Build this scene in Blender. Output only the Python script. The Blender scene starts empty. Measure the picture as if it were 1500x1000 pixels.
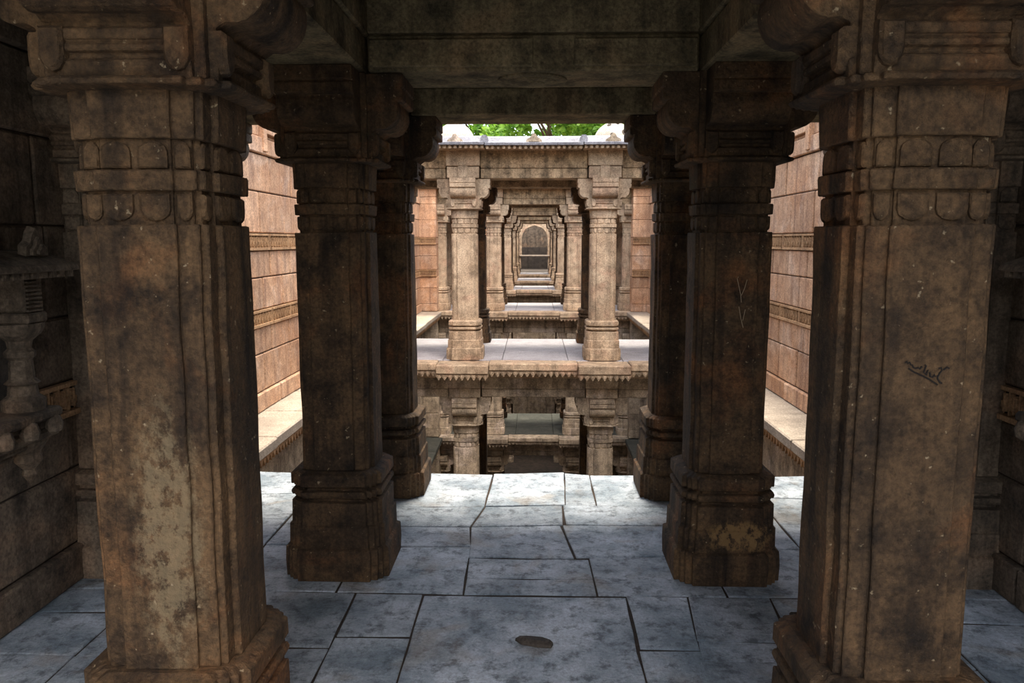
import bpy, bmesh, math, random
from mathutils import Vector, Matrix, noise
random.seed(7)
R = math.radians
S = bpy.context.scene
COL = S.collection

# ------------------------------------------------------------------ camera
cam_d = bpy.data.cameras.new('camera'); cam = bpy.data.objects.new('camera', cam_d); COL.objects.link(cam)
cam.location = (0.015, 0.0, 1.70)
cam.rotation_euler = (R(90 - 7.35), 0, R(1.65))
cam_d.lens = 27.55; cam_d.sensor_width = 36; cam_d.clip_start = 0.05; cam_d.clip_end = 500
S.camera = cam

# ------------------------------------------------------------------ sky, sun, exposure
W = bpy.data.worlds.new('world'); S.world = W; W.use_nodes = True
wn = W.node_tree.nodes; wl = W.node_tree.links; wn.clear()
wo = wn.new('ShaderNodeOutputWorld'); wb = wn.new('ShaderNodeBackground'); sky = wn.new('ShaderNodeTexSky')
sky.sky_type = 'NISHITA'; sky.sun_disc = False; sky.sun_elevation = R(58); sky.sun_rotation = R(150)
sky.dust_density = 4.0; sky.air_density = 1.0; sky.ozone_density = 1.0
wmix = wn.new('ShaderNodeMix'); wmix.data_type = 'RGBA'; wmix.inputs[0].default_value = 0.30
wmix.inputs[7].default_value = (7.0, 6.9, 6.6, 1)          # thin white overcast over the blue
wl.new(sky.outputs[0], wmix.inputs[6]); wl.new(wmix.outputs[2], wb.inputs[0]); wl.new(wb.outputs[0], wo.inputs[0])
wb.inputs[1].default_value = 0.42
sun_d = bpy.data.lights.new('sun', 'SUN'); sun_d.energy = 5.2; sun_d.angle = R(14); sun_d.color = (1.0, 0.91, 0.76)
sun = bpy.data.objects.new('sun', sun_d); COL.objects.link(sun)
sun.location = (0, 8, 30); sun.rotation_euler = (R(-17), R(2), 0)
S.view_settings.view_transform = 'Standard'; S.view_settings.look = 'None'
S.view_settings.gamma = 1.0; S.view_settings.use_curve_mapping = False
S.view_settings.exposure = 0.55

# ------------------------------------------------------------------ materials
def new_mat(name):
    m = bpy.data.materials.new(name); m.use_nodes = True
    nt = m.node_tree; b = nt.nodes['Principled BSDF']
    return m, nt, b
def ramp(nt, src, stops):
    r = nt.nodes.new('ShaderNodeValToRGB'); e = r.color_ramp.elements
    while len(e) < len(stops): e.new(0.5)
    for i, (p, c) in enumerate(stops):
        e[i].position = p; e[i].color = (c, c, c, 1) if isinstance(c, (int, float)) else (*c, 1)
    nt.links.new(src, r.inputs[0]); return r
def srgb(r, g, b):
    f = lambda c: (c / 255 / 12.92) if c / 255 <= .04045 else ((c / 255 + .055) / 1.055) ** 2.4
    return (f(r), f(g), f(b))
def nz(nt, vec, scale, detail=6, rough=.6, dist=0.0):
    n = nt.nodes.new('ShaderNodeTexNoise'); n.inputs['Scale'].default_value = scale
    n.inputs['Detail'].default_value = detail; n.inputs['Roughness'].default_value = rough
    n.inputs['Distortion'].default_value = dist
    nt.links.new(vec, n.inputs['Vector']); return n.outputs[0]
def mapping(nt, src, sc):
    mp = nt.nodes.new('ShaderNodeMapping'); mp.inputs['Scale'].default_value = sc
    nt.links.new(src, mp.inputs['Vector']); return mp.outputs[0]
def mixc(nt, fac, a, b, mode='MIX'):
    m = nt.nodes.new('ShaderNodeMix'); m.data_type = 'RGBA'; m.blend_type = mode
    for idx, val in ((0, fac), (6, a), (7, b)):
        if isinstance(val, bpy.types.NodeSocket): nt.links.new(val, m.inputs[idx])
        elif idx == 0: m.inputs[0].default_value = val
        else: m.inputs[idx].default_value = (*val, 1)
    return m.outputs[2]
def stone(name, ca, cb, cstain, stain=.5, streak=.5, bump=.5, rough=.85, rnd=.0, speck=0.0, patch=None, patch_amt=.5, pit=24, smear=None):
    m, nt, b = new_mat(name); L = nt.links
    g = nt.nodes.new('ShaderNodeNewGeometry'); P = g.outputs['Position']
    oi = nt.nodes.new('ShaderNodeObjectInfo')
    n1 = nz(nt, P, 1.7, 6, .65)
    col = mixc(nt, ramp(nt, n1, [(.35, 0), (.65, 1)]).outputs[0], ca, cb)
    if patch:
        n5 = nz(nt, P, 2.6, 5, .6, .6)
        r5 = ramp(nt, n5, [(.52, 0), (.66, patch_amt)])
        col = mixc(nt, r5.outputs[0], col, patch)
    st = nz(nt, mapping(nt, P, (9, 9, .75)), 1.0, 5, .6, .3)          # rain streaks
    rs = ramp(nt, st, [(.48, 0), (.68, streak)])
    col = mixc(nt, rs.outputs[0], col, cstain)
    n2 = nz(nt, P, 5.5, 8, .72)
    r2 = ramp(nt, n2, [(.44, 0), (.66, stain)])
    col = mixc(nt, r2.outputs[0], col, cstain)
    n3 = nz(nt, P, 60, 4, .7)
    r3 = ramp(nt, n3, [(.32, .55), (.68, 1.32)])
    col = mixc(nt, 1.0, col, r3.outputs[0], 'MULTIPLY')
    if speck > 0:
        n6 = nz(nt, P, 42, 3, .55); r6 = ramp(nt, n6, [(.68, 0), (.74, speck)])
        col = mixc(nt, r6.outputs[0], col, srgb(205, 185, 150))
    if smear:
        (sx, sy, sz), sc, amt, scol = smear
        mp = nt.nodes.new('ShaderNodeMapping'); mp.inputs['Scale'].default_value = sc
        mp.inputs['Location'].default_value = (-sx * sc[0], -sy * sc[1], -sz * sc[2]); L.new(P, mp.inputs['Vector'])
        gr = nt.nodes.new('ShaderNodeTexGradient'); gr.gradient_type = 'SPHERICAL'; L.new(mp.outputs[0], gr.inputs[0])
        sn = ramp(nt, nz(nt, mapping(nt, P, (26, 26, 20)), 1.0, 6, .75), [(.40, .1), (.58, 1)]).outputs[0]
        mu = nt.nodes.new('ShaderNodeMath'); mu.operation = 'MULTIPLY'; L.new(gr.outputs[1], mu.inputs[0]); L.new(sn, mu.inputs[1])
        col = mixc(nt, ramp(nt, mu.outputs[0], [(.12, 0), (.40, amt)]).outputs[0], col, scol)
    if rnd > 0:
        rr = ramp(nt, oi.outputs['Random'], [(0, 1 - rnd), (1, 1 + rnd)])
        col = mixc(nt, 1.0, col, rr.outputs[0], 'MULTIPLY')
    L.new(col, b.inputs['Base Color'])
    b.inputs['Roughness'].default_value = rough
    try: b.inputs['Specular IOR Level'].default_value = .3
    except Exception: pass
    v = nt.nodes.new('ShaderNodeTexVoronoi'); v.inputs['Scale'].default_value = pit; L.new(P, v.inputs['Vector'])
    vr = ramp(nt, v.outputs['Distance'], [(.0, 0), (.22, 1)])
    ad = nt.nodes.new('ShaderNodeMath'); ad.operation = 'MULTIPLY_ADD'
    L.new(vr.outputs[0], ad.inputs[0]); ad.inputs[1].default_value = .25; L.new(n2, ad.inputs[2])
    ad2 = nt.nodes.new('ShaderNodeMath'); ad2.operation = 'MULTIPLY_ADD'
    L.new(n3, ad2.inputs[0]); ad2.inputs[1].default_value = .45; L.new(ad.outputs[0], ad2.inputs[2])
    bp = nt.nodes.new('ShaderNodeBump'); bp.inputs['Strength'].default_value = bump; bp.inputs['Distance'].default_value = .02
    L.new(ad2.outputs[0], bp.inputs['Height']); L.new(bp.outputs[0], b.inputs['Normal'])
    return m

M = {}
def smear_stone(center, size, amt, col, **k):
    return dict(k, smear=(center, size, amt, col))
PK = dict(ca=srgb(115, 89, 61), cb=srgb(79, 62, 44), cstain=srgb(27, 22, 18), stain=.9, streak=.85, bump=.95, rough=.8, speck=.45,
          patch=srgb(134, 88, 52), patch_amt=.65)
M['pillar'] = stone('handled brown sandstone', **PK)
M['pillar_smear'] = stone('brown sandstone with a pale smear', smear=((-.95, 2.0, .92), (8, 3, 2.0), .42, srgb(160, 142, 110)), **PK)  # paler blotchy spot low on the shaft
M['pillar_peel'] = stone('brown sandstone with peeling pale patches', smear=((1.03, 3.74, .245), (4.5, 3, 9), .75, srgb(150, 118, 76)), **PK)
M['roofstone'] = stone('mossy lintel stone', srgb(154, 137, 104), srgb(120, 107, 80), srgb(42, 39, 29), .85, .55, .6, .9, rnd=.1,
                       patch=srgb(164, 134, 98), patch_amt=.5)
M['pale'] = stone('pale weathered sandstone', srgb(200, 178, 150), srgb(172, 147, 120), srgb(70, 58, 46), .62, .45, .6, .88, rnd=.08,
                  patch=srgb(192, 154, 128), patch_amt=.55)
M['wall'] = stone('pink orange sandstone', srgb(202, 166, 134), srgb(188, 142, 106), srgb(112, 82, 70), .45, .55, .45, .88, rnd=.14,
                  patch=srgb(212, 182, 156), patch_amt=.7)
M['pale_lintel'] = stone('stained pale lintel stone', srgb(198, 172, 138), srgb(150, 126, 98), srgb(52, 44, 34), .85, .6, .8, .9, rnd=.1,
                         patch=srgb(206, 172, 136), patch_amt=.6, pit=14)
M['frieze'] = stone('carved ochre sandstone', srgb(190, 152, 112), srgb(168, 130, 94), srgb(70, 54, 42), .5, .2, .4, .88)
M['joint'] = stone('dark lime joint and frieze hole shade', srgb(70, 58, 48), srgb(56, 46, 38), srgb(30, 26, 22), .5, .3, .3, .95)
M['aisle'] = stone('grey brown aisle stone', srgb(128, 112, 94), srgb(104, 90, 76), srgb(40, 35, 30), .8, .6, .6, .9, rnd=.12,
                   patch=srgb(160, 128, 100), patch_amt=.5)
M['ledge'] = stone('warm grey ledge stone', srgb(178, 164, 146), srgb(156, 142, 126), srgb(100, 90, 80), .4, .1, .4, .75, rnd=.06)
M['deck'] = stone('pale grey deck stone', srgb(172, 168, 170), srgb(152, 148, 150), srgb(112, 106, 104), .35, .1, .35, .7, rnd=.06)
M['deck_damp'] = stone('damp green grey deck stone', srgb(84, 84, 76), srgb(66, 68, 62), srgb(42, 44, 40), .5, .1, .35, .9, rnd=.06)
M['plaster'] = stone('white lime plaster', srgb(184, 174, 158), srgb(166, 156, 142), srgb(104, 96, 86), .3, .25, .2, .8)
M['eave'] = stone('grey eave stone', srgb(142, 142, 148), srgb(118, 118, 125), srgb(70, 67, 66), .45, .2, .3, .8)
M['dark'] = stone('damp dark stone', srgb(84, 74, 64), srgb(64, 58, 52), srgb(30, 28, 26), .6, .5, .4, .8)
M['lower'] = stone('weathered lower storey stone', srgb(200, 182, 156), srgb(166, 148, 126), srgb(62, 57, 51), .7, .55, .6, .88, rnd=.1,
                   patch=srgb(214, 196, 182), patch_amt=.6)

def floor_mat():
    m, nt, b = new_mat('worn grey floor slabs'); L = nt.links
    g = nt.nodes.new('ShaderNodeNewGeometry'); P = g.outputs['Position']; oi = nt.nodes.new('ShaderNodeObjectInfo')
    n1 = nz(nt, P, 2.4, 7, .7)
    col = mixc(nt, ramp(nt, n1, [(.38, 0), (.62, 1)]).outputs[0], srgb(122, 136, 146), srgb(196, 203, 211))
    n2 = nz(nt, P, 11, 8, .75)
    col = mixc(nt, ramp(nt, n2, [(.50, 0), (.62, .75)]).outputs[0], col, srgb(74, 80, 84))
    n4 = nz(nt, P, 3.1, 4, .5, .8)
    col = mixc(nt, ramp(nt, n4, [(.56, 0), (.68, .45)]).outputs[0], col, srgb(146, 130, 110))
    n3 = nz(nt, P, 70, 4, .7)
    col = mixc(nt, 1.0, col, ramp(nt, n3, [(.3, .7), (.68, 1.15)]).outputs[0], 'MULTIPLY')
    col = mixc(nt, 1.0, col, ramp(nt, oi.outputs['Random'], [(0, .86), (1, 1.12)]).outputs[0], 'MULTIPLY')
    L.new(col, b.inputs['Base Color'])
    rr = ramp(nt, n2, [(.35, .30), (.65, .62)]); L.new(rr.outputs[0], b.inputs['Roughness'])
    ad = nt.nodes.new('ShaderNodeMath'); ad.operation = 'MULTIPLY_ADD'
    L.new(n3, ad.inputs[0]); ad.inputs[1].default_value = .3; L.new(n2, ad.inputs[2])
    v = nt.nodes.new('ShaderNodeTexVoronoi'); v.inputs['Scale'].default_value = 16; L.new(P, v.inputs['Vector'])
    vr = ramp(nt, v.outputs['Distance'], [(.05, 0), (.3, 1)])
    a2 = nt.nodes.new('ShaderNodeMath'); a2.operation = 'MULTIPLY_ADD'; L.new(vr.outputs[0], a2.inputs[0]); a2.inputs[1].default_value = .22; L.new(ad.outputs[0], a2.inputs[2])
    a3 = nt.nodes.new('ShaderNodeMath'); a3.operation = 'MULTIPLY_ADD'; L.new(n4, a3.inputs[0]); a3.inputs[1].default_value = 1.2; L.new(a2.outputs[0], a3.inputs[2]); ad = a3
    bp = nt.nodes.new('ShaderNodeBump'); bp.inputs['Strength'].default_value = .85; bp.inputs['Distance'].default_value = .02
    L.new(ad.outputs[0], bp.inputs['Height']); L.new(bp.outputs[0], b.inputs['Normal'])
    return m
M['floor'] = floor_mat()
def plain(name, c, rough=.9):
    m, nt, b = new_mat(name); b.inputs['Base Color'].default_value = (*c, 1); b.inputs['Roughness'].default_value = rough
    return m
M['scratch'] = plain('dark scratched line', srgb(34, 26, 20))
M['palescratch'] = plain('pale scratched line', srgb(170, 150, 124))
def leaf_mat(name, c1, c2):
    m, nt, b = new_mat(name); g = nt.nodes.new('ShaderNodeNewGeometry')
    n = nz(nt, g.outputs['Position'], 1.1, 5, .7)
    col = mixc(nt, ramp(nt, n, [(.38, 0), (.62, 1)]).outputs[0], c1, c2)
    nt.links.new(col, b.inputs['Base Color']); b.inputs['Roughness'].default_value = .6
    tr = nt.nodes.new('ShaderNodeBsdfTranslucent'); nt.links.new(col, tr.inputs[0])
    mx = nt.nodes.new('ShaderNodeMixShader'); mx.inputs[0].default_value = .45
    nt.links.new(b.outputs[0], mx.inputs[1]); nt.links.new(tr.outputs[0], mx.inputs[2])
    nt.links.new(mx.outputs[0], nt.nodes['Material Output'].inputs[0]); return m
M['leaf'] = leaf_mat('bright green leaves', srgb(70, 120, 36), srgb(150, 190, 70))
M['bark'] = plain('brown bark', srgb(90, 72, 54))
M['earth'] = stone('dry earth', srgb(150, 126, 98), srgb(132, 112, 86), srgb(96, 90, 60), .5, .1, .4, .95)

# ------------------------------------------------------------------ mesh helpers
def link(o, parent=None):
    COL.objects.link(o)
    if parent is not None: o.parent = parent
    return o
class MB:
    def __init__(s): s.v = []; s.f = []
    def add(s, vs, fs):
        k = len(s.v); s.v += [tuple(p) for p in vs]; s.f += [tuple(i + k for i in f) for f in fs]; return s
    def box(s, x0, x1, y0, y1, z0, z1, c=0.0):
        if c <= 0:
            return s.add([(x, y, z) for z in (z0, z1) for x, y in ((x0, y0), (x1, y0), (x1, y1), (x0, y1))],
                  [(3, 2, 1, 0), (4, 5, 6, 7), (0, 1, 5, 4), (1, 2, 6, 5), (2, 3, 7, 6), (3, 0, 4, 7)])
        c = min(c, .45 * (x1 - x0), .45 * (y1 - y0), .45 * (z1 - z0))
        lo = (x0, y0, z0); hi = (x1, y1, z1); vs = []; ix = {}
        for sg in [(a, b, d) for a in (0, 1) for b in (0, 1) for d in (0, 1)]:
            for ax in range(3):
                p = []
                for k in range(3):
                    e = hi[k] if sg[k] else lo[k]
                    if k != ax: e += -c if sg[k] else c
                    p.append(e)
                ix[(sg, ax)] = len(vs); vs.append(p)
        fs = []
        for ax in range(3):
            o1, o2 = [k for k in range(3) if k != ax]
            for sgn in (0, 1):
                q = []
                for a, b in ((0, 0), (1, 0), (1, 1), (0, 1)):
                    t = [0, 0, 0]; t[ax] = sgn; t[o1] = a; t[o2] = b; q.append(ix[(tuple(t), ax)])
                fs.append(q)
        for a1 in range(3):
            for a2 in range(a1 + 1, 3):
                k = 3 - a1 - a2
                for s1 in (0, 1):
                    for s2 in (0, 1):
                        t0 = [0, 0, 0]; t0[a1] = s1; t0[a2] = s2; t1 = list(t0); t1[k] = 1
                        t0 = tuple(t0); t1 = tuple(t1)
                        fs.append((ix[(t0, a1)], ix[(t1, a1)], ix[(t1, a2)], ix[(t0, a2)]))
        for sg in [(a, b, d) for a in (0, 1) for b in (0, 1) for d in (0, 1)]:
            fs.append((ix[(sg, 0)], ix[(sg, 1)], ix[(sg, 2)]))
        return s.add(vs, fs)
    def loft(s, rings, cap=True):
        n = len(rings[0]); vs = [p for r in rings for p in r]; fs = []
        for i in range(len(rings) - 1):
            for j in range(n):
                k = (j + 1) % n
                fs.append((i * n + j, i * n + k, (i + 1) * n + k, (i + 1) * n + j))
        if cap: fs.append(tuple(reversed(range(n)))); fs.append(tuple((len(rings) - 1) * n + j for j in range(n)))
        return s.add(vs, fs)
    def prism(s, poly, fn0, fn1):          # poly of 2D points, two placements
        return s.loft([[fn0(p) for p in poly], [fn1(p) for p in poly]])
    def lathe(s, prof, cx, cy, n=24, cz=0):
        return s.loft([[(cx + r * math.cos(2 * math.pi * j / n), cy + r * math.sin(2 * math.pi * j / n), z + cz) for j in range(n)] for r, z in prof])
    def tube(s, pts, r, n=6):
        rings = []
        for i, p in enumerate(pts):
            a = Vector(pts[max(0, i - 1)]); b = Vector(pts[min(len(pts) - 1, i + 1)]); d = (b - a).normalized()
            u = d.cross(Vector((0, 1, 0)) if abs(d.y) < .9 else Vector((1, 0, 0))).normalized(); w = d.cross(u)
            rr = r[i] if isinstance(r, (list, tuple)) else r
            rings.append([Vector(p) + rr * (u * math.cos(2 * math.pi * j / n) + w * math.sin(2 * math.pi * j / n)) for j in range(n)])
        return s.loft(rings)
    def mesh(s, name, mat, jitter=0, freq=6, bev=0, smooth=False):
        me = bpy.data.meshes.new(name); me.from_pydata([tuple(p) for p in s.v], [], [tuple(f) for f in s.f])
        bm = bmesh.new(); bm.from_mesh(me)
        bmesh.ops.recalc_face_normals(bm, faces=bm.faces)
        if bev > 0:
            es = [e for e in bm.edges if len(e.link_faces) == 2 and e.calc_face_angle() > .5]
            bmesh.ops.bevel(bm, geom=es, offset=bev, segments=1, affect='EDGES', clamp_overlap=True)
        if jitter:
            for v in bm.verts: v.co += noise.noise_vector(v.co * freq) * jitter
        if smooth:
            for f in bm.faces: f.smooth = True
        bm.to_mesh(me); bm.free(); me.materials.append(M[mat]); return me
    def obj(s, name, mat, parent=None, **k):
        return link(bpy.data.objects.new(name, s.mesh(name, mat, **k)), parent)
def empty(name, loc=(0, 0, 0), rz=0):
    o = bpy.data.objects.new(name, None); o.location = loc; o.rotation_euler = (0, 0, rz); o.empty_display_size = .1
    return link(o)
def tag(o, label=None, cat=None, group=None, kind=None):
    if label: o['label'] = label
    if cat: o['category'] = cat
    if group: o['group'] = group
    if kind: o['kind'] = kind
    return o
def inst(name, me, parent, loc=(0, 0, 0), rz=0, sc=(1, 1, 1)):
    o = bpy.data.objects.new(name, me); o.location = loc; o.rotation_euler = (0, 0, rz); o.scale = sc
    return link(o, parent)

# ------------------------------------------------------------------ main dimensions (metres)
PX = .985                     # pillar axis either side of the middle
WX, AX = 2.73, 2.29           # shaft wall face, aisle wall face
R1, R2, R3 = 2.14, 3.98, 5.26 # pillar rows of the near pavilion
EDGE = 5.60                   # floor edge towards the shaft
PITCH = 3.1
BR = [(10.75, 13.55), (18.75, 21.5), (27.0, 29.7), (33.2, 35.9), (39.4, 42.0)]
COURSES = [0, .19, .57, .84, 1.01, 1.33, 1.60, 1.77, 2.18, 2.55, 2.72, 3.02]
FRIEZE = {3, 6}

# ------------------------------------------------------------------ the pillar
def plan(h, a=.54, s=.91, n=.82):
    q = [(1, -a), (1, a), (s, a), (s, n), (n, n), (n, s), (a, s)]
    pts = []
    for k in range(4):
        c, t = [(1, 0), (0, 1), (-1, 0), (0, -1)][k]
        for x, y in q: pts.append(((x * c - y * t) * h, (x * t + y * c) * h))
    return pts
def stack(prof, **k):         # prof: (z, half) pairs
    return MB().loft([[(x, y, z) for x, y in plan(h, **k)] for z, h in prof])
BK = dict(a=.70, s=.90, n=.82)
def arm_profile(z0=0):
    p = [(0, 2.085), (.222, 2.085), (.226, 2.128), (.212, 2.134), (.212, 2.144), (.232, 2.15), (.232, 2.164), (.224, 2.167), (.224, 2.173), (.234, 2.176),
         (.236, 2.198), (.222, 2.204), (.222, 2.212), (.248, 2.228)]
    for k in range(9):
        t = R(-100 + 15.5 * k); p.append((.268 + .082 * math.cos(t), 2.318 + .092 * math.sin(t)))
    p += [(.362, 2.355), (.372, 2.362), (.372, 2.405), (.362, 2.412), (.375, 2.42), (.375, 2.48), (0, 2.48)]
    return p
def tile_pts(w, h, up):
    p = [(-w, -h), (w, -h), (w, h * .2)]
    for k in range(1, 6):
        t = math.pi * k / 6; p.append((w * math.cos(t), h * .2 + h * .8 * math.sin(t)))
    p.append((-w, h * .2))
    return p if up else [(x, -z) for x, z in reversed(p)]
def tile_mb(mb, w, h, up, r, off, zc, q):
    c, t = [(1, 0), (0, 1), (-1, 0), (0, -1)][q]
    rot = lambda x, y, z: (x * c - y * t, x * t + y * c, z)
    P = tile_pts(w, h, up); P2 = [(x * .8, z * .86) for x, z in P]
    return mb.loft([[rot(r - .004, off + x, zc + z) for x, z in P], [rot(r + .006, off + x, zc + z) for x, z in P],
                    [rot(r + .010, off + x, zc + z) for x, z in P2]])
TILES = []                    # (radius, offset, half-width) for the four tiles of one face
for off, r, w in ((-.047, .168, .038), (.047, .168, .038), (-.116, .152, .020), (.116, .152, .020)): TILES.append((off, r, w))

def pillar_parts(mat, fine, half):
    """list of (name, mesh, [sub (name, mesh)])"""
    J = dict(jitter=.004 if fine else .0015, freq=9, bev=.003)
    def fin(mb, name, **k):
        kk = dict(J); kk.update(k); me = mb.mesh(name, mat, **kk)
        if half:
            bm = bmesh.new(); bm.from_mesh(me)
            r = bmesh.ops.bisect_plane(bm, geom=bm.verts[:] + bm.edges[:] + bm.faces[:], plane_co=(0, 0, 0), plane_no=(-1, 0, 0), clear_outer=True)
            bmesh.ops.holes_fill(bm, edges=[e for e in bm.edges if e.is_boundary])
            bm.to_mesh(me); bm.free()
        return me
    out = []
    out.append(('plinth', fin(stack([(0, .262), (.085, .265), (.158, .262), (.168, .246)], **BK), 'plinth'), []))
    out.append(('base_moulding', fin(stack([(.16, .245), (.275, .243), (.279, .233), (.395, .230), (.402, .196), (.418, .196), (.422, .228), (.438, .234),
                                            (.454, .228), (.458, .196), (.474, .196), (.480, .232), (.536, .232), (.552, .20)], **BK), 'base_moulding'), []))
    n = 26 if fine else 6
    zs = [.55 + (1.74 - .55) * i / n for i in range(n + 1)]
    out.append(('shaft', fin(stack([(z, .185) for z in zs]), 'shaft', jitter=.005 if fine else .002, freq=5), []))
    neck = stack([(1.735, .165), (1.825, .165)]); 
    nk = ('neck', fin(stack([(1.735, .165), (1.955, .165)]), 'neck'), [])
    if not fine:
        mb = MB()
        for q in range(4):
            for off, r, w in TILES:
                tile_mb(mb, w, .033, False, r, off, 1.782, q); tile_mb(mb, w, .033, True, r, off, 1.912, q)
        nk[2].append(('carved_band', fin(mb, 'carved_band', bev=0), (0, 0, 0), 0))
    out.append(nk)
    out.append(('collar', fin(stack([(1.824, .184), (1.874, .186)]), 'collar'), []))
    out.append(('neck_block', fin(stack([(1.95, .184), (1.99, .186), (2.075, .19)]), 'neck_block'), []))
    lip = fin(stack([(2.066, .20), (2.072, .248), (2.082, .254), (2.090, .246), (2.094, .225)], a=.66, s=.90, n=.80), 'lip', bev=.002)
    out.append(('lip', lip, []))
    mb = MB(); ap = arm_profile(); hw = .178
    for q in range(4):
        c, t = [(1, 0), (0, 1), (-1, 0), (0, -1)][q]
        mb.prism(ap, lambda p: (p[0] * c + hw * t, p[0] * t - hw * c, p[1]), lambda p: (p[0] * c - hw * t, p[0] * t + hw * c, p[1]))
    mb.box(-.205, .205, -.205, .205, 2.09, 2.48)
    br = ('bracket', fin(mb, 'bracket', jitter=.004 if fine else .0015, bev=0.003), [])
    v = MB(); P = tile_pts(.030, .052, False); P2 = [(x * .75, z * .85) for x, z in P]   # hanging scroll tablet beside each arm
    v.loft([[(-.03, x, z) for x, z in P], [(.020, x, z) for x, z in P], [(.030, x, z) for x, z in P2]])
    vm = v.mesh('volute', mat, smooth=False)
    for q in range(4):
        c, t = [(1, 0), (0, 1), (-1, 0), (0, -1)][q]
        for o in (-.150, .150):
            x, y = .218 * c - o * t, .218 * t + o * c
            if half and x < .03: continue
            br[2].append(('volute', vm, (x, y, 2.152), q * math.pi / 2))
    out.append(br)
    return out
PARTS = {}
def pillar_set(mat, fine, half=False):
    k = (mat, fine, half)
    if k not in PARTS: PARTS[k] = pillar_parts(mat, fine, half)
    return PARTS[k]
TILE_ME = {}
def place_pillar(x, y, z, label, group, mat='pale', fine=False, half=0, zs=1.0, name='stone_pillar', cat='pillar'):
    root = empty(name, (x, y, z), 0 if half >= 0 else math.pi); tag(root, label, cat, group)
    parts = {}
    for nm, me, subs in pillar_set(mat, fine, half != 0):
        p = inst(nm, me, root, sc=(1, 1, zs)); parts[nm] = p
        for s in subs: inst(s[0], s[1], p, s[2], s[3])
    if fine and not half:
        for (w, up) in ((.038, 0), (.020, 0), (.038, 1), (.020, 1)):
            if (mat, w, up) not in TILE_ME:
                TILE_ME[(mat, w, up)] = tile_mb(MB(), w, .033, bool(up), 0, 0, 0, 0).mesh('carved_tile', mat)
        for q in range(4):
            c, t = [(1, 0), (0, 1), (-1, 0), (0, -1)][q]
            for off, r, w in TILES:
                for up, zc in ((0, 1.782), (1, 1.912)):
                    inst('carved_tile', TILE_ME[(mat, w, up)], parts['neck'], (r * c - off * t, r * t + off * c, zc), q * math.pi / 2)
    return root, parts

# ------------------------------------------------------------------ floor of the near pavilion
def slab_mb(poly, z0, z1, chip=.0082, sub=.16, mb=None):
    cx = sum(p[0] for p in poly) / len(poly); cy = sum(p[1] for p in poly) / len(poly)
    pts = []
    for i, p in enumerate(poly):
        q = poly[(i + 1) % len(poly)]; L = math.hypot(q[0] - p[0], q[1] - p[1]); n = max(1, int(L / sub))
        for k in range(n):
            x = p[0] + (q[0] - p[0]) * k / n; y = p[1] + (q[1] - p[1]) * k / n
            d = noise.noise(Vector((x * 7.3, y * 7.3, z1 * 3 + cx))) * chip
            s = chip + d; dx, dy = cx - x, cy - y; l = math.hypot(dx, dy) or 1
            pts.append((x + dx / l * s, y + dy / l * s))
    def ins(d):
        r = []
        for x, y in pts:
            dx, dy = cx - x, cy - y; l = math.hypot(dx, dy) or 1; r.append((x + dx / l * d, y + dy / l * d))
        return r
    mb = mb or MB()
    return mb.loft([[(x, y, z0) for x, y in pts], [(x, y, z1 - .003) for x, y in pts], [(x, y, z1) for x, y in ins(.006)]])
floor = MB().box(-AX - .014, AX + .014, -6.0, EDGE - .12, -.34, -.0075).obj('floor', 'joint')
tag(floor, 'dark bedding under the worn grey stone paving of the pillared hall', 'floor', kind='structure')
def fl(poly, dz=0.0):
    o = slab_mb(poly, -.16, dz + random.uniform(-.0015, .003)).obj('slab', 'floor', floor); return o
def rect(x0, x1, y0, y1): return [(x0, y0), (x1, y0), (x1, y1), (x0, y1)]
# big middle row in front of the camera
fl([(-.515, 2.25), (.452, 2.25), (.462, 3.598), (-.518, 3.594)], -.002)
fl([(-.845, 3.18), (-.515, 3.19), (-.518, 3.605), (-.85, 3.61)]); fl(rect(-.845, -.515, 2.45, 3.18))
fl([(-1.42, 3.08), (-.845, 3.09), (-.85, 3.61), (-1.42, 3.62)]); fl(rect(-1.42, -.845, 2.3, 3.08))
fl([(.46, 3.11), (.715, 3.11), (.757, 3.61), (.462, 3.61)]); fl([(.452, 2.3), (.68, 2.3), (.715, 3.11), (.457, 3.11)])
fl([(.715, 3.19), (1.12, 3.18), (1.15, 3.61), (.757, 3.61)]); fl([(.70, 3.03), (1.42, 3.02), (1.46, 3.18), (.715, 3.19)])
fl(rect(.69, 1.41, 2.3, 3.03)); fl([(1.12, 3.18), (1.48, 3.18), (1.48, 3.61), (1.15, 3.61)])
# strip between the second pillars
fl([(-.95, 3.61), (-.325, 3.605), (-.335, 4.20), (-.95, 4.19)]); fl([(-.95, 4.19), (-.335, 4.20), (-.36, 4.50), (-.95, 4.50)])
fl([(-.325, 3.605), (.325, 3.61), (.325, 3.782), (-.33, 3.782)], -.001); fl([(-.33, 3.79), (.325, 3.79), (.32, 4.04), (-.335, 4.04)], 0)
fl([(.325, 3.61), (.95, 3.61), (.95, 4.10), (.31, 4.08)]); 
fl([(-.34, 4.05), (.24, 4.05), (.18, 4.545), (-.36, 4.50)]); fl([(.24, 4.06), (.95, 4.10), (.95, 4.55), (.18, 4.545)])
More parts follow.
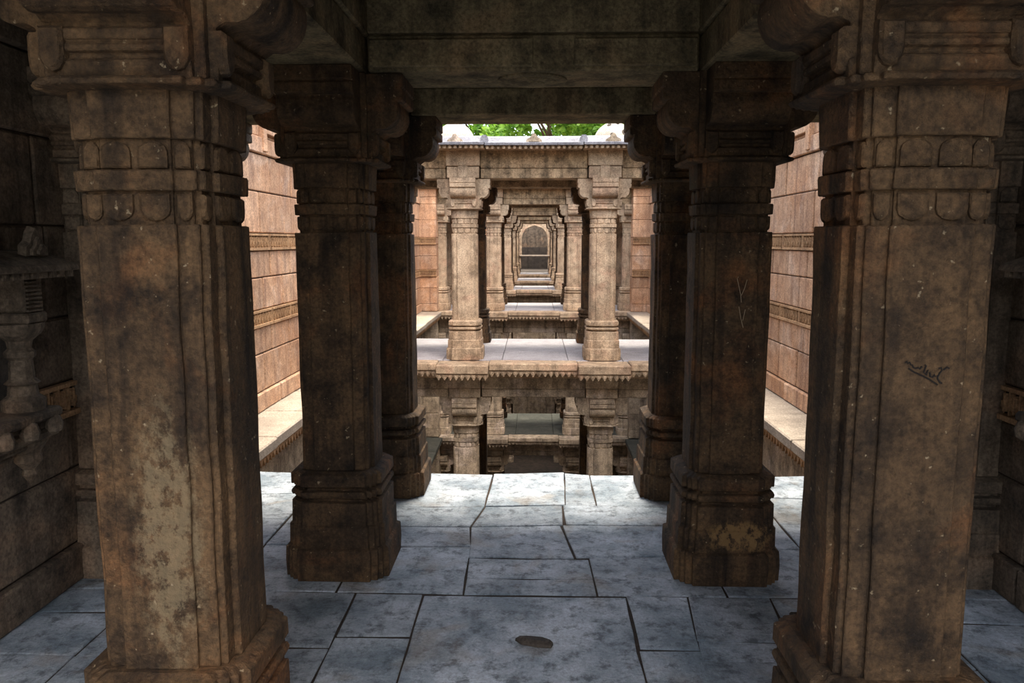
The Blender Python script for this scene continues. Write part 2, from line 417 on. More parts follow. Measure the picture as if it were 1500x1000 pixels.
# towards the edge
fl([(-.95, 4.50), (-.36, 4.50), (-.30, 4.86), (-.95, 4.84)]); fl([(-.36, 4.50), (.20, 4.545), (.20, 4.90), (-.30, 4.86)], .002)
fl([(.20, 4.545), (.95, 4.55), (.95, 4.90), (.20, 4.90)])
fl([(-.95, 4.84), (-.30, 4.86), (-.28, 5.57), (-.95, 5.60)]); fl([(-.30, 4.86), (.22, 4.90), (.24, 5.62), (-.28, 5.57)], .003)
fl([(.22, 4.90), (.42, 4.90), (.42, 5.58), (.24, 5.62)]); fl([(.42, 4.90), (.95, 4.90), (.95, 5.59), (.42, 5.57)])
for sg in (-1, 1):
    def fs(p, dz=0):
        p = [(sg * x, y) for x, y in p]
        if sg < 0: p.reverse()
        fl(p, dz)
    k = random.uniform(-.03, .03)
    fs([(.95, 3.61), (1.48, 3.61), (1.50, 4.22 + k), (.95, 4.20)]); fs([(.95, 4.20), (1.50, 4.22 + k), (1.5, 4.86), (.95, 4.88)])
    fs([(.95, 4.88), (1.5, 4.86), (1.5, 5.60), (.95, 5.58)])
    fs([(1.5, 3.61), (AX, 3.61), (AX, 4.05 - k), (1.5, 4.10 - k)]); fs([(1.5, 4.10 - k), (AX, 4.05 - k), (AX, 4.62), (1.5, 4.60)])
    fs([(1.5, 4.60), (AX, 4.62), (AX, 5.05), (1.5, 5.10)]); fs([(1.5, 5.10), (AX, 5.05), (AX, 5.62), (1.5, 5.55)])
    b = 1.88 if sg < 0 else 1.79
    fs([(1.45, 3.40), (AX, 3.37), (AX, 3.61), (1.48, 3.61)]); fs([(1.42, 3.0), (b, 2.99), (b, 3.37), (1.45, 3.40)])
    fs([(b, 2.99), (AX, 3.0), (AX, 3.37), (b, 3.37)]); fs([(1.40, 2.3), (b, 2.3), (b, 2.99), (1.42, 3.0)]); fs(rect(b, AX, 2.3, 3.0))
for y in range(-6, 2):
    y0 = y + .3 * (y % 2) if y > -6 else -6; y1 = min(2.28, y + 1 + .3 * ((y + 1) % 2)); xs = [-AX, -1.4, -.5, .45, 1.35, AX]
    for a, b in zip(xs, xs[1:]): fl(rect(a, b, y0, y1))
# loose flake of stone on the big slab
mb = MB(); ring = []
P = [(-.085, .0), (-.05, -.028), (.02, -.036), (.075, -.03), (.08, .0), (.03, .03), (-.03, .034), (-.07, .026)]
mb.loft([[(x, y, 0) for x, y in P], [(x * .97, y * .9, .012) for x, y in P], [(x * .7 + .01, y * .55, .022) for x, y in P]])
fk = mb.obj('stone_flake', 'dark', jitter=.004, freq=20); fk.location = (.02, 3.14, .005); fk.rotation_euler = (0, 0, R(-9))
tag(fk, 'small dark flake of stone lying on the largest worn floor slab', 'stone')

# ------------------------------------------------------------------ walls
def coursed(root, x_of, y0, y1, courses, frieze, mat, sg, lmin=.55, lmax=1.0, thick=.14, zoff=0.0, proud=.0):
    """blocks with their face at x = sg * X, running along y"""
    X = x_of
    for ci in range(len(courses) - 1):
        z0, z1 = courses[ci] + zoff, courses[ci + 1] + zoff
        fr = ci in frieze; y = y0
        extra = .012 if fr else (.03 if ci == 0 else (.03 if ci == 9 else 0))
        while y < y1 - .01:
            L = random.uniform(lmin, lmax)
            if fr: L = .62
            e = y + L
            if y1 - e < lmin * .6: e = y1
            xf = X - extra - random.uniform(0, .006)
            a, b = sorted((sg * xf, sg * (X + thick)))
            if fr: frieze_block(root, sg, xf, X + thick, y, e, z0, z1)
            else:
                vj = .014 if mat == 'wall' else .006
                MB().box(a, b, y + vj, e - vj, z0 + .005, z1 - .005, .009).obj('block', mat, root, jitter=.003, freq=4)
            y = e
def frieze_block(root, sg, xf, xb, y0, y1, z0, z1, mat='frieze'):
    mb = MB(); h = z1 - z0; g0, g1 = y0 + .008, y1 - .008
    def bar(ya, yb, za, zb, pr=.0, dp=.05):
        a, b = sorted((sg * (xf - pr), sg * (xf + dp))); mb.box(a, b, ya, yb, za, zb)
    bar(g0, g1, z0 + .003, z0 + h * .17, .014, .12); bar(g0, g1, z1 - h * .14, z1 - .003, .006, .12)
    n = max(2, int(round((g1 - g0 - .024) / (h * .50)))); zl, zh = z0 + h * .17, z1 - h * .14; q = zh - zl
    for e in (g0, g1 - .022): bar(e, e + .022, zl, zh)
    w = (g1 - g0 - .044) / n; t = .0052
    for k in range(n):
        a0 = g0 + .022 + k * w; c = a0 + w / 2
        if k: bar(a0 - t, a0 + t, zl, zh)
        if k % 2: pts = [(.18, .22, .80, .95), (.18, .82, .72, .95)]
        bar(c - t, c + t, zl + q * .12, zl + q * .88, .003)
        bar(a0 + w * .2, c, zl + q * .72, zl + q * .72 + 2 * t); bar(c, a0 + w * .8, zl + q * .22, zl + q * .22 + 2 * t)
        bar(a0 + w * .2, a0 + w * .2 + 2 * t, zl + q * .45, zl + q * .75); bar(a0 + w * .8 - 2 * t, a0 + w * .8, zl + q * .22, zl + q * .55)
    o = mb.obj('frieze_block', mat, root)
    a, b = sorted((sg * (xf + .04), sg * xb)); MB().box(a, b, g0 + .002, g1 - .002, z0 + .004, z1 - .004).obj('frieze_shade_ground', 'joint', o)  # near-black ground: the shade of the carved holes put into its colour
SIDE = {-1: 'left', 1: 'right'}
LOWC = [-6.2, -5.5, -4.9, -4.3, -3.7, -3.1, -2.75, -2.3, -1.9, -1.45, -1.0, -.55, -.12]
for sg in (-1, 1):
    nm = SIDE[sg]
    a, b = sorted((sg * (WX + .012), sg * (WX + .55)))
    w = MB().box(a, b, EDGE - .06, 52.5, -6.2, 2.94).obj('wall_' + nm, 'joint')
    tag(w, 'long shaft wall of pink sandstone blocks with two carved friezes', 'wall', kind='structure')
    coursed(w, WX, EDGE - .02, 10.77, COURSES, FRIEZE, 'wall', sg)
    coursed(w, WX, EDGE - .02, 10.77, LOWC[5:], set(), 'lower', sg, .7, 1.2)
    coursed(w, WX, EDGE - .02, 10.77, LOWC[:6], set(), 'lower', sg, .9, 1.5)
    coursed(w, WX, 13.53, 18.77, COURSES, FRIEZE, 'wall', sg, .8, 1.2)
    coursed(w, WX, 13.53, 18.77, LOWC, set(), 'lower', sg, 1.2, 1.8)
    for g0, g1 in ((21.48, 27.02), (29.68, 33.22), (35.88, 39.42), (41.98, 48.0)):
        coursed(w, WX, g0, g1, COURSES, {}, 'wall', sg, 1.6, 2.4)
        coursed(w, WX, g0, g1, LOWC, {}, 'lower', sg, 2.5, 4)
    # coping, and the stepped key moulding high on the near shaft wall
    y = EDGE + .02
    while y < 48.0:
        e = min(y + 1.25, 48.0); at_br = any(b0 - 1.3 < y < b1 + .1 for b0, b1 in BR); a, b = sorted((sg * (WX + .06 if at_br else WX - .10), sg * (WX + .55)))
        if 1:
            MB().box(a, b, y + .004, e - .004, 3.02, 3.14, .015).obj('coping_stone', 'eave', w, jitter=.004)
        y = e
    for y0 in (6.15, 7.9, 9.5):
        a, b = sorted((sg * (WX - .055), sg * (WX + .02)))
        MB().box(a, b, y0, y0 + .10, 2.58, 2.84, .006).box(a, b, y0 + .10, y0 + .95, 2.76, 2.84, .006).obj('key_moulding', 'wall', w)
    # aisle wall of the near pavilion (nearer to the middle than the shaft wall)
    a, b = sorted((sg * (AX + .012), sg * (WX + .2)))
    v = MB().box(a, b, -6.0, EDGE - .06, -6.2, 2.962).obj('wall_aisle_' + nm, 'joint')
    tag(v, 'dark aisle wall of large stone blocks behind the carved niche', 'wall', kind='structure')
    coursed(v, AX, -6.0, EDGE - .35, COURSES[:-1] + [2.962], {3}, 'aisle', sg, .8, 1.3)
    # its end face towards the shaft
    for ci in range(len(COURSES) - 1):
        a, b = sorted((sg * AX, sg * (WX - .01)))
        MB().box(a, b, EDGE - .34, EDGE - .02, COURSES[ci] + .003, min(COURSES[ci + 1] - .003, 2.962), .007).obj('block', 'wall', v, jitter=.003, freq=4)
# wall under the edge of the near floor
u = MB().box(-AX - .014, AX + .014, EDGE - .6, EDGE - .12, -6.2, -.35).obj('wall_foundation', 'lower')
tag(u, 'sheer stone foundation wall below the hall floor edge', 'wall', kind='structure')
bot = MB().box(-WX - .3, WX + .3, EDGE - .6, 52.5, -6.5, -6.2).obj('floor_shaft', 'dark')
tag(bot, 'dark damp stone bottom of the stepped well shaft', 'floor', kind='structure')

# ------------------------------------------------------------------ roof of the near pavilion
ceil = MB().box(-WX - .4, WX + .4, 0.2, EDGE + .02, 2.96, 3.14).obj('ceiling', 'roofstone')
tag(ceil, 'heavy dark stone roof slabs over the pillared hall', 'ceiling', kind='structure')
def beam_x(parent, x0, x1, y, z0, z1, mat, hw=.20, name='lintel', front=1):
    zm = z0 + (z1 - z0) * .36
    mb = MB().box(x0, x1, y - hw, y + hw, z0, zm - .006, .008).box(x0, x1, y - hw - .014, y + hw + .014, zm, z1, .008)
    mb.box(x0 + .01, x1 - .01, y - hw + .02, y + hw - .02, zm - .01, zm + .004)
    return mb.obj(name, mat, parent, jitter=.004, freq=3)
def beam_y(parent, x, y0, y1, z0, z1, mat, hw=.20, name='side_beam'):
    zm = z0 + (z1 - z0) * .36
    mb = MB().box(x - hw, x + hw, y0, y1, z0, zm - .006, .008).box(x - hw - .014, x + hw + .014, y0, y1, zm, z1, .008)
    mb.box(x - hw + .02, x + hw - .02, y0 + .01, y1 - .01, zm - .01, zm + .004)
    return mb.obj(name, mat, parent, jitter=.004, freq=3)
Z0, Z1 = 2.482, 2.96
for y in (R1, R2, R3):
    beam_x(ceil, -PX + .215, PX - .215, y, Z0, Z1, 'roofstone')
    for sg in (-1, 1):
        a, b = sorted((sg * (PX + .215), sg * AX)); beam_x(ceil, a, b, y, Z0, Z1, 'roofstone')
for sg in (-1, 1):
    ys = [.2, R1, R2, R3 + .36]
    for a, b in zip(ys, ys[1:]): beam_y(ceil, sg * PX, a + .003, b - .003, Z0, Z1, 'roofstone')
# raised tablets on the second lintel face, and the lotus ring under it
for a, b in ((-.765, .01), (.19, .765)):
    MB().box(a + .004, b - .004, R2 - .226, R2 - .19, 2.50, 2.625, .006).obj('tablet', 'roofstone', ceil, jitter=.003)
mb = MB()
for r, h in ((.17, .010), (.12, .016), (.06, .022)):
    mb.lathe([(r, 0), (r, -h), (r - .02, -h - .004), (r * .2, -h - .004)], 0, R2, 28, Z0 + .002)
lo = mb.obj('lotus_boss', 'roofstone', ceil)

# ------------------------------------------------------------------ pillars of the near pavilion
near = {
 (-1, R1): 'brown sandstone pillar with a pale smear low on its wide face',
 (1, R1): 'brown sandstone pillar with writing scratched on its wide front face',
 (-1, R2): 'dark sandstone pillar with clean dark base between pale-smear pillar and shaft edge',
 (1, R2): 'dark sandstone pillar with peeling pale patches on its base and scratches on its shaft',
 (-1, R3): 'sandstone pillar at the floor edge, just behind the clean dark-based pillar',
 (1, R3): 'sandstone pillar at the floor edge, just behind the pillar with peeling patches'}
NP = {}
for (sg, y), lab in near.items():
    NP[(sg, y)] = place_pillar(sg * PX, y, 0, lab, 'pillars of the near hall', 'pillar', True)
for sg in (-1, 1):
    for y in (R2, R3):
        place_pillar(sg * AX, y, 0, 'half pillar built against the dark aisle wall beside the carved niche' if y == R2 else
                     'half pillar built against the aisle wall at the floor edge', 'half pillars on the aisle walls', 'aisle', False, -sg, name='half_pillar')
# scratched writing on the right front pillar
def strokes(parent, polys, y, r, mat, name, ox, oz, s):
    mb = MB()
    for p in polys: mb.tube([(ox + a * s, y, oz - b * s) for a, b in p], r, 5)
    return mb.obj(name, mat, parent)
W1 = [[(0, 4), (2, 2), (4, 5), (6, 3), (8, 7), (10, 7), (12, 11), (15, 12), (19, 11), (21, 13), (24, 9)],
      [(28, 7), (30, 8), (27, 18), (30, 20), (33, 14), (31, 22)], [(36, 18), (37, 24), (40, 25), (43, 21), (44, 24)],
      [(47, 22), (48, 28), (51, 32), (54, 34)], [(48, 12), (52, 11), (53, 15), (50, 19), (48, 24)], [(55, 14), (60, 10), (63, 12)],
      [(5, 12), (14, 18), (26, 23), (36, 28), (48, 36)]]
def own_mat(o, m):
    o.material_slots[0].link = 'OBJECT'; o.material_slots[0].material = M[m]
own_mat(NP[(-1, R1)][1]['shaft'], 'pillar_smear'); own_mat(NP[(1, R2)][1]['base_moulding'], 'pillar_peel')
sh = NP[(1, R1)][1]['shaft']
strokes(sh, W1, -.187, .0024, 'scratch', 'scratched_writing', -.048, 1.405, .00172)
W2 = [[(0, 0), (3, 12), (6, 24), (7, 34)], [(14, 2), (11, 14), (7, 24)], [(4, 40), (7, 56), (11, 70)], [(13, 44), (10, 60)]]
strokes(NP[(1, R2)][1]['shaft'], W2, -.188, .0016, 'palescratch', 'scratches', .0, 1.52, .0034)

# ------------------------------------------------------------------ carved niches on the aisle walls
def niche(sg):
    t = empty('carved_niche', (sg * AX, 2.62, 0), 0 if sg < 0 else math.pi)
    tag(t, 'carved stone wall niche with toothed eave on the dark aisle wall', 'niche', 'niches of the aisle walls')
    m = 'aisle'
    MB().box(-.01, .05, -.70, .70, .95, 1.56, .006).obj('back_panel', 'dark', t)
    for s in (-1, 1):
        c = MB(); y = s * .60
        c.lathe([(.075, .98), (.085, .985), (.085, 1.03), (.06, 1.05), (.055, 1.09), (.07, 1.10), (.05, 1.12), (.045, 1.20), (.06, 1.215), (.06, 1.235),
                 (.045, 1.25), (.05, 1.28), (.085, 1.31), (.10, 1.335), (.10, 1.355)], .13, y, 10)
        c.box(.05, .22, y - .07, y + .07, 1.355, 1.40, .008).box(.04, .20, y - .05, y + .05, 1.40, 1.56, .01)
        c.obj('column', m, t)
        q = MB()
        for k in range(9): q.box(.20, .215, y - .045, y + .045, 1.405 + k * .017, 1.413 + k * .017)
        q.obj('column_ribs', m, t)
    e = MB().prism([(0, 1.66), (.14, 1.655), (.30, 1.60), (.31, 1.575), (.28, 1.57), (.10, 1.60), (0, 1.60)],
                   lambda p: (p[0], -.78, p[1]), lambda p: (p[0], .78, p[1])).obj('eave', m, t, bev=.004)
    d = MB()
    for k in range(26): d.box(.25, .285, -.77 + k * .06, -.735 + k * .06, 1.545, 1.585)
    d.obj('drip_teeth', m, e)['kind'] = 'stuff'
    for k in range(5):
        y = -.62 + k * .31; mm = MB()
        for sc, th in ((1, .0), (.66, .015), (.36, .028)):
            P = [(-.075 * sc, 0), (.075 * sc, 0), (.07 * sc, .035 * sc), (.04 * sc, .055 * sc), (.025 * sc, .09 * sc), (0, .115 * sc), (-.025 * sc, .09 * sc), (-.04 * sc, .055 * sc), (-.07 * sc, .035 * sc)]
            mm.prism(P, lambda p: (.19, y + p[0], 1.645 + p[1] + .01 * (1 - sc)), lambda p: (.225 + th, y + p[0], 1.635 + p[1] + .01 * (1 - sc)))
        mm.obj('merlon', m, e)
    b = MB()
    for z0, z1, x in ((.94, .985, .24), (.90, .94, .20), (.86, .90, .225), (.82, .86, .17), (.78, .82, .11)): b.box(0, x, -.70, .70, z0, z1, .012)
    bs = b.obj('base_shelf', m, t)
    for k in range(9):
        MB().lathe([(.012, -.045), (.035, -.03), (.04, 0), (.03, .03), (.012, .042)], .225, -.64 + k * .16, 8, .915).obj('rosette', m, bs)
    for s in (-1, 1):
        MB().lathe([(.004, .66), (.03, .70), (.025, .725), (.055, .76), (.05, .80), (.085, .85), (.075, .90), (.09, .94), (.08, .985)], .13, s * .60, 10).obj('pendant', m, bs)
    s = MB()
    for z0, z1, hy, x in ((1.66, 1.74, .46, .13), (1.74, 1.77, .50, .16), (1.77, 1.87, .38, .11), (1.87, 1.90, .42, .14), (1.90, 2.0, .28, .10),
                          (2.0, 2.03, .32, .12), (2.03, 2.11, .18, .08), (2.11, 2.18, .09, .06), (2.18, 2.24, .045, .04)): s.box(0, x, -hy, hy, z0, z1, .01)
    s.obj('crown', m, t)
for sg in (-1, 1): niche(sg)

# ------------------------------------------------------------------ bridges across the shaft
TOOTH = MB().prism([(-.042, 0), (-.042, -.028), (.0, -.092), (.042, -.028), (.042, 0)], lambda p: (p[0], 0, p[1]), lambda p: (p[0], .03, p[1]))
TOOTH.prism([(-.022, -.014), (-.018, -.03), (0, -.062), (.018, -.03), (.022, -.014)], lambda p: (p[0], -.010, p[1]), lambda p: (p[0], 0, p[1]))
def teeth_into(mb, x0, x1, y, z, sgn=1):
    n = max(1, int(round((x1 - x0) / .084))); w = (x1 - x0) / n
    for k in range(n):
        c = x0 + (k + .5) * w
        mb.prism([(-w / 2, 0), (-w / 2, -.028), (0, -.09), (w / 2, -.028), (w / 2, 0)], lambda p: (c + p[0], y, z + p[1]), lambda p: (c + p[0], y + .03 * sgn, z + p[1]))
ORD = ['first', 'second', 'third', 'fourth', 'fifth']
STOR = {0: 'upper', -1: 'middle', -2: 'lowest'}
ZS = 1.03
def bridge(i, lev):
    y0, y1 = BR[i]; L = y1 - y0; zf = lev * PITCH
    lm = 'pale' if lev == 0 else 'lower'; nm = ORD[i]; lt = 'pale_lintel' if lev == 0 else 'lower'
    t = empty('stone_bridge', (0, y0, zf))
    tag(t, '%s storey of the %s pillared stone bridge across the shaft from the hall' % (STOR[lev], nm), 'bridge')
    if lev > -2:
        MB().box(-AX - .04, AX + .04, .10, L - .03, -.20, -.10).obj('deck_core', lm, t)
        segs = [(-AX - .04, -1.35, 0), (-1.35, -.62, 1), (-.62, .62, 0), (.62, 1.35, 1), (1.35, AX + .04, 0)]
        T = bpy.data.meshes.new('x') if False else None
        me = TOOTH_ME.get(lm)
        for a, b, pr in segs:
            yf = -.10 if pr else 0; z0, z1 = (-.135, -.012) if pr else (-.10, 0)
            o = MB().box(a + .003, b - .003, yf, .34, z0, z1, .01)  .obj('edge_slab', lm, t, jitter=.003)
            zt = z0
            if i == 0 and lev == 0:
                n = max(1, int(round((b - a) / .084))); w = (b - a) / n
                for k in range(n): inst('tooth', me, o, (a + (k + .5) * w, yf + .025, zt))
            else:
                mb = MB(); teeth_into(mb, a, b, yf + .03, zt); mb.obj('fringe', lm, o)['kind'] = 'stuff'
        nr = 3 if i < 2 else 2; xs = [-AX - .04, -1.3, -.45, .5, 1.28, AX + .04]
        for r in range(nr):
            ya = .343 + (L - .343) * r / nr; yb = .343 + (L - .343) * (r + 1) / nr
            for a, b in zip(xs, xs[1:]):
                q = random.uniform(-.1, .1) if -2 < a < 2 else 0
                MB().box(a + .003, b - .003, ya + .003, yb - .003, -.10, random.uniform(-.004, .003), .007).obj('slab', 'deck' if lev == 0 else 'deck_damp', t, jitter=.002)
        MB().box(-AX, AX, .12, .262, -.225, -.19, .01).obj('under_moulding', lm, t)
    # lintels
    z0, z1 = 2.48 * ZS + .003, (PITCH - .205 if lev < 0 else 2.95)
    fr, bk = .57, L - .36
    for y in (fr, bk):
        beam_x(t, -PX + .24, PX - .24, y, z0, z1, lt)
        for sg in (-1, 1):
            a, b = sorted((sg * (PX + .24), sg * (AX + .04))); beam_x(t, a, b, y, z0, z1, lt)
    for sg in (-1, 1):
        beam_y(t, sg * PX, fr + .24, bk - .24, z0, z1, 'roofstone', .205)
        zm = z0 + (z1 - z0) * .42
        for y, s in ((fr, -1), (bk, 1)):
            mb = MB(); ya, yb = sorted((y + s * .30, y - s * .24)); x = sg * PX
            mb.box(x - .237, x + .237, ya, yb, zm, z1, .01)
            mb.box(x - .07, x + .07, ya, yb, z0, zm, .008)
            ya, yb = sorted((y + s * .275, y - s * .24)); mb.box(x - .225, x + .225, ya, yb, z0, zm - .008, .008)
            mb.obj('beam_end', lm, t, jitter=.003)
    for sg in (-1, 1):
        for y in (fr, bk):
            k = 'front' if y == fr else 'rear'
            side = {0: '', -1: '', -2: ''}[lev]
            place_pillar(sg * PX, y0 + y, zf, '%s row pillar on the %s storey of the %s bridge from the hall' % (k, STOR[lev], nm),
                         '%s bridge %s storey %s pillars' % (nm, STOR[lev], k), lm if k == 'front' else 'pillar', False, zs=ZS)  # rear row gets the darker brown: shade under the roof put into colour
            if i < 3:
                place_pillar(sg * (AX + .04), y0 + y, zf, '%s half pillar against the shaft wall, %s storey of %s bridge' % (k, STOR[lev], nm),
                         '%s bridge %s storey %s half pillars' % (nm, STOR[lev], k), lm, False, -sg, ZS, 'half_pillar')
    # end piers of coursed blocks
    for sg in (-1, 1):
        a, b = sorted((sg * (AX + .04), sg * (WX + .014))); cs = COURSES if lev == 0 else [0, .2, .6, 1.0, 1.4, 1.8, 2.2, 2.6, PITCH - .11]
        pr = empty('pier', (0, 0, 0)); pr.parent = t
        for ci in range(len(cs) - 1):
            fz = lev == 0 and ci in FRIEZE and i < 2
            o = MB().box(a, b, .02, L - .02, cs[ci] + .003, cs[ci + 1] - .003, .007).obj('block', 'wall' if lev == 0 else lm, pr, jitter=.003, freq=3)
            if fz:
                q = MB(); n = 5; w = (b - a) / n; h = cs[ci + 1] - cs[ci]; zb = cs[ci]
                q.box(a, b, -.02, .03, zb + .005, zb + h * .18).box(a, b, -.012, .03, zb + h * .85, zb + h - .005)
                for k in range(n):
                    xa = a + k * w; q.box(xa + w * .05, xa + w * .2, -.008, .03, zb + h * .18, zb + h * .85)
                    q.box(xa + w * .35, xa + w * .85, -.008, .03, zb + h * .42, zb + h * .6); q.box(xa + w * .5, xa + w * .7, -.008, .03, zb + h * .2, zb + h * .8)
                q.obj('frieze_panel', 'frieze', pr)
    if lev == 0:
        rf = MB().box(-WX - .005, WX + .005, .16, L - .1, 2.953, 3.08, .01).obj('roof', 'roofstone', t)
        MB().prism([(.5, 3.075), (L / 2 - .2, 3.17), (L / 2 + .2, 3.17), (L - .4, 3.075)], lambda p: (-WX - .04, p[0], p[1]), lambda p: (WX + .04, p[0], p[1])).obj('roof_cap', 'plaster', rf)
        for a, b in ((-WX, -1.8), (-1.8, -.66), (-.66, .66), (.66, 1.8), (1.8, WX)):
            dz = random.uniform(-.008, .008)
            e = MB().prism([(-.12, 2.955 + dz), (-.13, 2.99 + dz), (-.06, 3.01 + dz), (.0, 3.065 + dz), (.12, 3.10 + dz), (.34, 3.115 + dz), (.34, 2.98), (.1, 2.962)],
                           lambda p: (a + .004, p[0], p[1]), lambda p: (b - .004, p[0], p[1])).obj('eave', 'eave', t, bev=.004)
            mb = MB(); n = int((b - a) / .07)
            for k in range(n):
                x = a + (k + .5) * (b - a) / n; mb.box(x - .018, x + .018, -.07, -.02, 2.915 + dz, 2.97)
            mb.box(a + .01, b - .01, -.02, .3, 2.93, 2.965); mb.obj('drip_teeth', lm, e)['kind'] = 'stuff'
            c = (a + b) / 2 if abs(a + b) < 1 else (a + b) / 2 * .855
            if i == 0 and abs(c) < 1.6:
                P = [(-.11, 0), (.11, 0), (.095, .035), (.05, .06), (.025, .1), (0, .115), (-.025, .1), (-.05, .06), (-.095, .035)]
                mm = MB()
                for s_, d_ in ((1, 0), (.62, .018)):
                    mm.prism([(x * s_, z * s_ + .008 * (1 - s_)) for x, z in P], lambda p: (c + p[0], -.10 - d_, 2.995 + p[1]), lambda p: (c + p[0], .08, 2.995 + p[1]))
                mm.obj('merlon', 'lower', e)
        if i == 0:
            for x in (-.66, .66):
                MB().prism([(-.05, 2.99), (.05, 2.99), (.05, 3.05), (.025, 3.085), (-.025, 3.085), (-.05, 3.05)], lambda p: (x + p[0], -.12, p[1]), lambda p: (x + p[0], .1, p[1])).obj('joint_cap', 'eave', t)
TOOTH_ME = {'pale': TOOTH.mesh('tooth', 'pale'), 'lower': TOOTH.mesh('tooth', 'lower')}
for i in range(5):
    for lev in ((0, -1, -2) if i < 3 else (0,)): bridge(i, lev)
for i in (3, 4):
    y0, y1 = BR[i]; o = MB().box(-WX, WX, y0 + .27, y1 - .2, -6.2, -.198).obj('wall_pier_' + str(i), 'lower'); tag(o, 'solid stone pier below the %s bridge of the shaft' % ORD[i], 'wall', kind='structure')
# domes on the first bridge
for sg in (-1, 1):
    d = MB(); x, y = sg * 1.2, 12.15
    prof = [(.36, 3.172), (.36, 3.19), (.32, 3.195)] + [(.30 * math.cos(R(a)), 3.17 + .29 * math.sin(R(a))) for a in range(6, 85, 6)] + [(.01, 3.462)]
    o = d.lathe(prof, 0, 0, 32).obj('plaster_dome', 'plaster', smooth=True); o.location = (x, y, 0)
    tag(o, 'small clean white plaster dome on the roof of the first bridge' if sg < 0 else 'small white plaster dome with dark lichen spots on the first bridge roof', 'dome', 'domes on the first bridge')
    if sg > 0:
        for az, el, rr in ((-118, 52, .035), (-75, 58, .025), (-60, 22, .05), (-100, 15, .03)):
            q = MB(); n = Vector((math.cos(R(az)) * math.cos(R(el)), math.sin(R(az)) * math.cos(R(el)), math.sin(R(el))))
            u1 = n.cross(Vector((0, 0, 1))).normalized(); u2 = n.cross(u1); c0 = Vector((0, 0, 3.17)) + n * .30 * .985
            q.loft([[c0 + n * h + (u1 * math.cos(j * .785) + u2 * math.sin(j * .785)) * rr * k for j in range(8)] for h, k in ((0, 1), (.006, .9))])
            q.obj('lichen_spot', 'dark', o)

# ------------------------------------------------------------------ ledges along the shaft walls
GAPS = [(EDGE, BR[0][0]), (BR[0][1], BR[1][0]), (BR[1][1], BR[2][0])]
for gi, (g0, g1) in enumerate(GAPS):
    for lev in (0, -1):
        for sg in (-1, 1):
            t = empty('wall_ledge', (sg * WX, g0, lev * PITCH))
            tag(t, '%s fringed stone ledge along the shaft wall %s' % ('upper' if lev == 0 else 'lower',
                ['between hall floor edge and first bridge', 'between first and second bridges', 'between second and third bridges'][gi]), 'ledge',
                'ledges of gap %d, %s' % (gi + 1, 'upper' if lev == 0 else 'lower'))
            y = .0; n = 5 if gi == 0 else 4; L = g1 - g0
            for k in range(n):
                a, b = sorted((-sg * -.02, -sg * (.50 + random.uniform(-.01, .01))))
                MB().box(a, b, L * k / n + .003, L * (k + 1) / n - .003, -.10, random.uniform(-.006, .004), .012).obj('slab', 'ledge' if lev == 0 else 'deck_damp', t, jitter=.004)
            mb = MB(); m = int(L / .084); w = L / m
            for k in range(m):
                c = (k + .5) * w; xs = -sg * .465
                mb.prism([(-w / 2, -.10), (-w / 2, -.125), (0, -.195), (w / 2, -.125), (w / 2, -.10)], lambda p: (xs, c + p[0], p[1]), lambda p: (xs + sg * .03, c + p[0], p[1]))
            mb.obj('fringe', 'frieze' if lev == 0 else 'lower', t)['kind'] = 'stuff'
            a, b = sorted((0, -sg * .33)); MB().box(a, b, .01, L - .01, -.20, -.103, .01).obj('under_moulding', 'pale' if lev == 0 else 'lower', t)
            for k in range(4):
                y = L * (k + .5) / 4; q = MB()
                for zz, xx, wd in ((-.20, .36, .16), (-.28, .26, .13), (-.36, .16, .10), (-.44, .08, .08)):
                    a, b = sorted((0, -sg * xx)); q.box(a, b, y - wd, y + wd, zz - .08, zz - .002, .015)
                q.obj('corbel', 'pale' if lev == 0 else 'lower', t)

# ------------------------------------------------------------------ far end of the shaft
YE = 48.0
eb = MB().box(-WX, WX, YE - 5.2, YE, -6.2, -.02).obj('floor_far', 'dark'); tag(eb, 'stone landing at the far end of the shaft before the arch', 'floor', kind='structure')
ew = MB().box(-WX - .014, WX + .014, YE + 4.0, YE + 4.5, -6.2, 3.0).obj('wall_back', 'aisle'); tag(ew, 'far end wall with pointed arch recess above a dark opening', 'wall', kind='structure')
arc = [(-.82, .80), (-.82, 1.75)]
for k in range(1, 9):
    t = k / 9; arc.append((-.82 * (1 - t ** 1.9) , 1.75 + .83 * math.sin(t * math.pi / 2)))
arc2 = arc + [(0, 2.62)] + [(-x, z) for x, z in reversed(arc)]
outer = [(-1.5, .80), (-1.5, 1.75)] + [(-1.5 * (1 - k / 9) if k > 4 else -1.5, 3.3 if k > 4 else 1.75 + .31 * k) for k in range(1, 9)]
outer2 = outer + [(0, 3.3)] + [(-x, z) for x, z in reversed(outer)]
mb = MB(); n = len(arc2)
vs = [(x, YE, z) for x, z in arc2] + [(x, YE, z) for x, z in outer2] + [(x, YE + .5, z) for x, z in arc2] + [(x, YE + .5, z) for x, z in outer2]
fs = []
for k in range(n - 1):
    fs += [(k, k + 1, n + k + 1, n + k), (k, 2 * n + k, 2 * n + k + 1, k + 1), (2 * n + k, 3 * n + k, 3 * n + k + 1, 2 * n + k + 1)]
mb.add(vs, fs); mb.obj('arch_surround', 'pale', ew)
mb = MB(); rim = [(x * .97, z * 1.0 - .02) for x, z in arc2]
mb.tube([(x, YE - .01, z) for x, z in arc2], .045, 6); mb.obj('arch_rim', 'pale', ew)
MB().box(-1.0, 1.0, YE - .12, YE + .5, .74, .82, .01).obj('sill', 'ledge', ew)
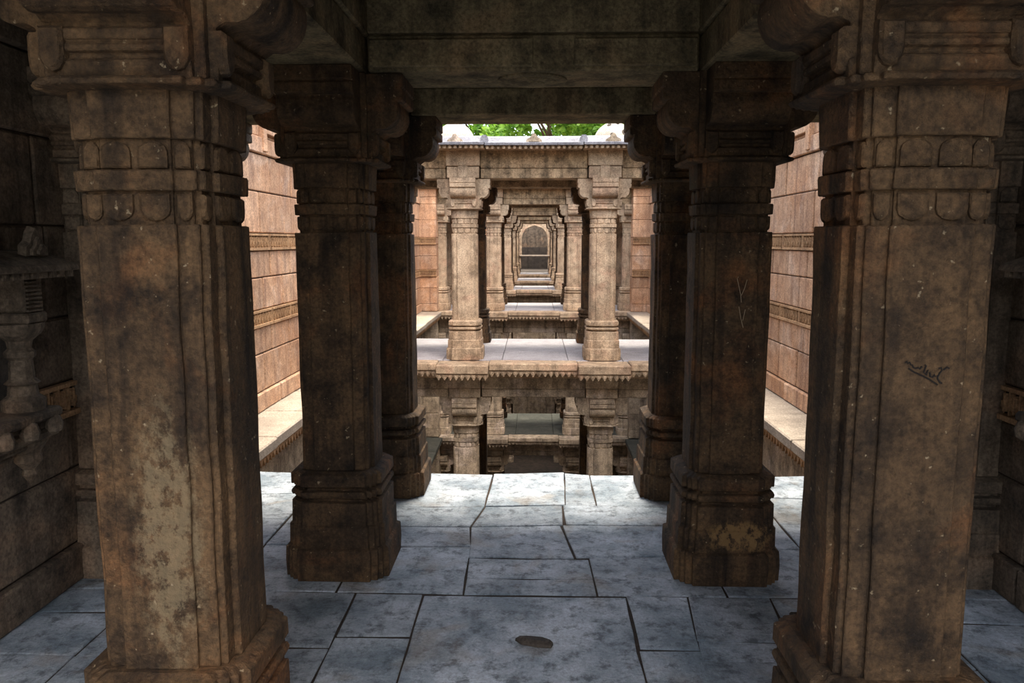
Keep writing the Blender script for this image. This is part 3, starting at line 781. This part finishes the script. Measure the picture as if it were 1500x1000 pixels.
for sg in (-1, 1):
    a, b = sorted((sg * .82, sg * (WX + .014))); MB().box(a, b, YE + .05, YE + .5, 0, .80).obj('jamb', 'pale', ew)
    a, b = sorted((sg * 1.48, sg * (WX + .014))); MB().box(a, b, YE + .05, YE + .5, .80, 3.4).obj('side_panel', 'pale', ew)
MB().box(-WX, WX, YE + 3.4, YE + 4.0, -6.2, 1.25).obj('recess_step', 'dark', ew)

# ------------------------------------------------------------------ ground outside and trees
g = MB()
g.box(-60, -WX - .55, -30, 120, 2.7, 3.0).box(WX + .55, 60, -30, 120, 2.7, 3.0).box(-WX - .55, WX + .55, YE + 4.5, 120, 2.7, 3.0)
go = g.obj('ground', 'earth'); tag(go, 'dry earth around the sunken stone stepwell', 'ground', kind='structure')
def tree(x, y, h, rad, label, seed):
    rnd = random.Random(seed); t = empty('tree', (x, y, 3.0)); tag(t, label, 'tree', 'trees beyond the roof')
    pts = [(0, 0, 0), (rnd.uniform(-.1, .1), 0, h * .2), (rnd.uniform(-.3, .3), .1, h * .45), (0, 0, h * .75)]
    mb = MB().tube(pts, [.32, .24, .18, .06], 8)
    for k in range(6):
        a = rnd.uniform(0, 6.28); z = h * rnd.uniform(.25, .5); d = rad * rnd.uniform(.4, .7)
        mb.tube([(0, 0, z), (d * .5 * math.cos(a), d * .5 * math.sin(a), z + h * .12), (d * math.cos(a), d * math.sin(a), z + h * .22)], [.11, .08, .03], 6)
    mb.obj('trunk', 'bark', t)
    cl = []
    for k in range(46):
        a = rnd.uniform(0, 6.28); u_ = rnd.uniform(-.8, 1); rr = rad * math.sqrt(max(0, 1 - u_ * u_)) * rnd.uniform(.5, 1)
        cl.append((rr * math.cos(a), rr * math.sin(a), h * .58 + u_ * h * .40, rnd.uniform(.16, .27) * rad))
    vs, fs = [], []
    for cx, cy, cz, cr in cl:
        for k in range(250):
            d = Vector((rnd.gauss(0, 1), rnd.gauss(0, 1), rnd.gauss(0, .8))).normalized() * cr * rnd.uniform(.55, 1.05)
            p = Vector((cx, cy, cz)) + d; u2 = Vector((rnd.uniform(-1, 1), rnd.uniform(-1, 1), rnd.uniform(-.6, .6))).normalized()
            w2 = u2.cross(Vector((rnd.uniform(-1, 1), rnd.uniform(-1, 1), rnd.uniform(-1, 1)))).normalized(); s = rnd.uniform(.17, .34)
            i = len(vs); vs += [p - u2 * s, p + w2 * s * .5, p + u2 * s, p - w2 * s * .5]; fs.append((i, i + 1, i + 2, i + 3))
    o = MB().add(vs, fs).obj('foliage', 'leaf', t); o['kind'] = 'stuff'
TR = [(-10.5, 57, 12, 5.2), (-4.5, 67, 13, 5.6), (1.2, 56, 12, 5.2), (7.0, 68, 13, 5.6), (12, 57, 12, 5.2), (-18, 68, 13, 5.5), (18, 67, 13, 5.5), (-9.0, 30, 8, 4.2), (9.5, 33, 8.5, 4.4)]
TL = ['bright green leafy tree far beyond the bridge roofs', 'broad green tree growing behind the end of the shaft']
for k, (x, y, h, r) in enumerate(TR): tree(x, y, h, r, 'bright green leafy tree seen above the roof of the first bridge' if k < 7 else 'bright green leafy tree on the ground beside the shaft', 40 + k)
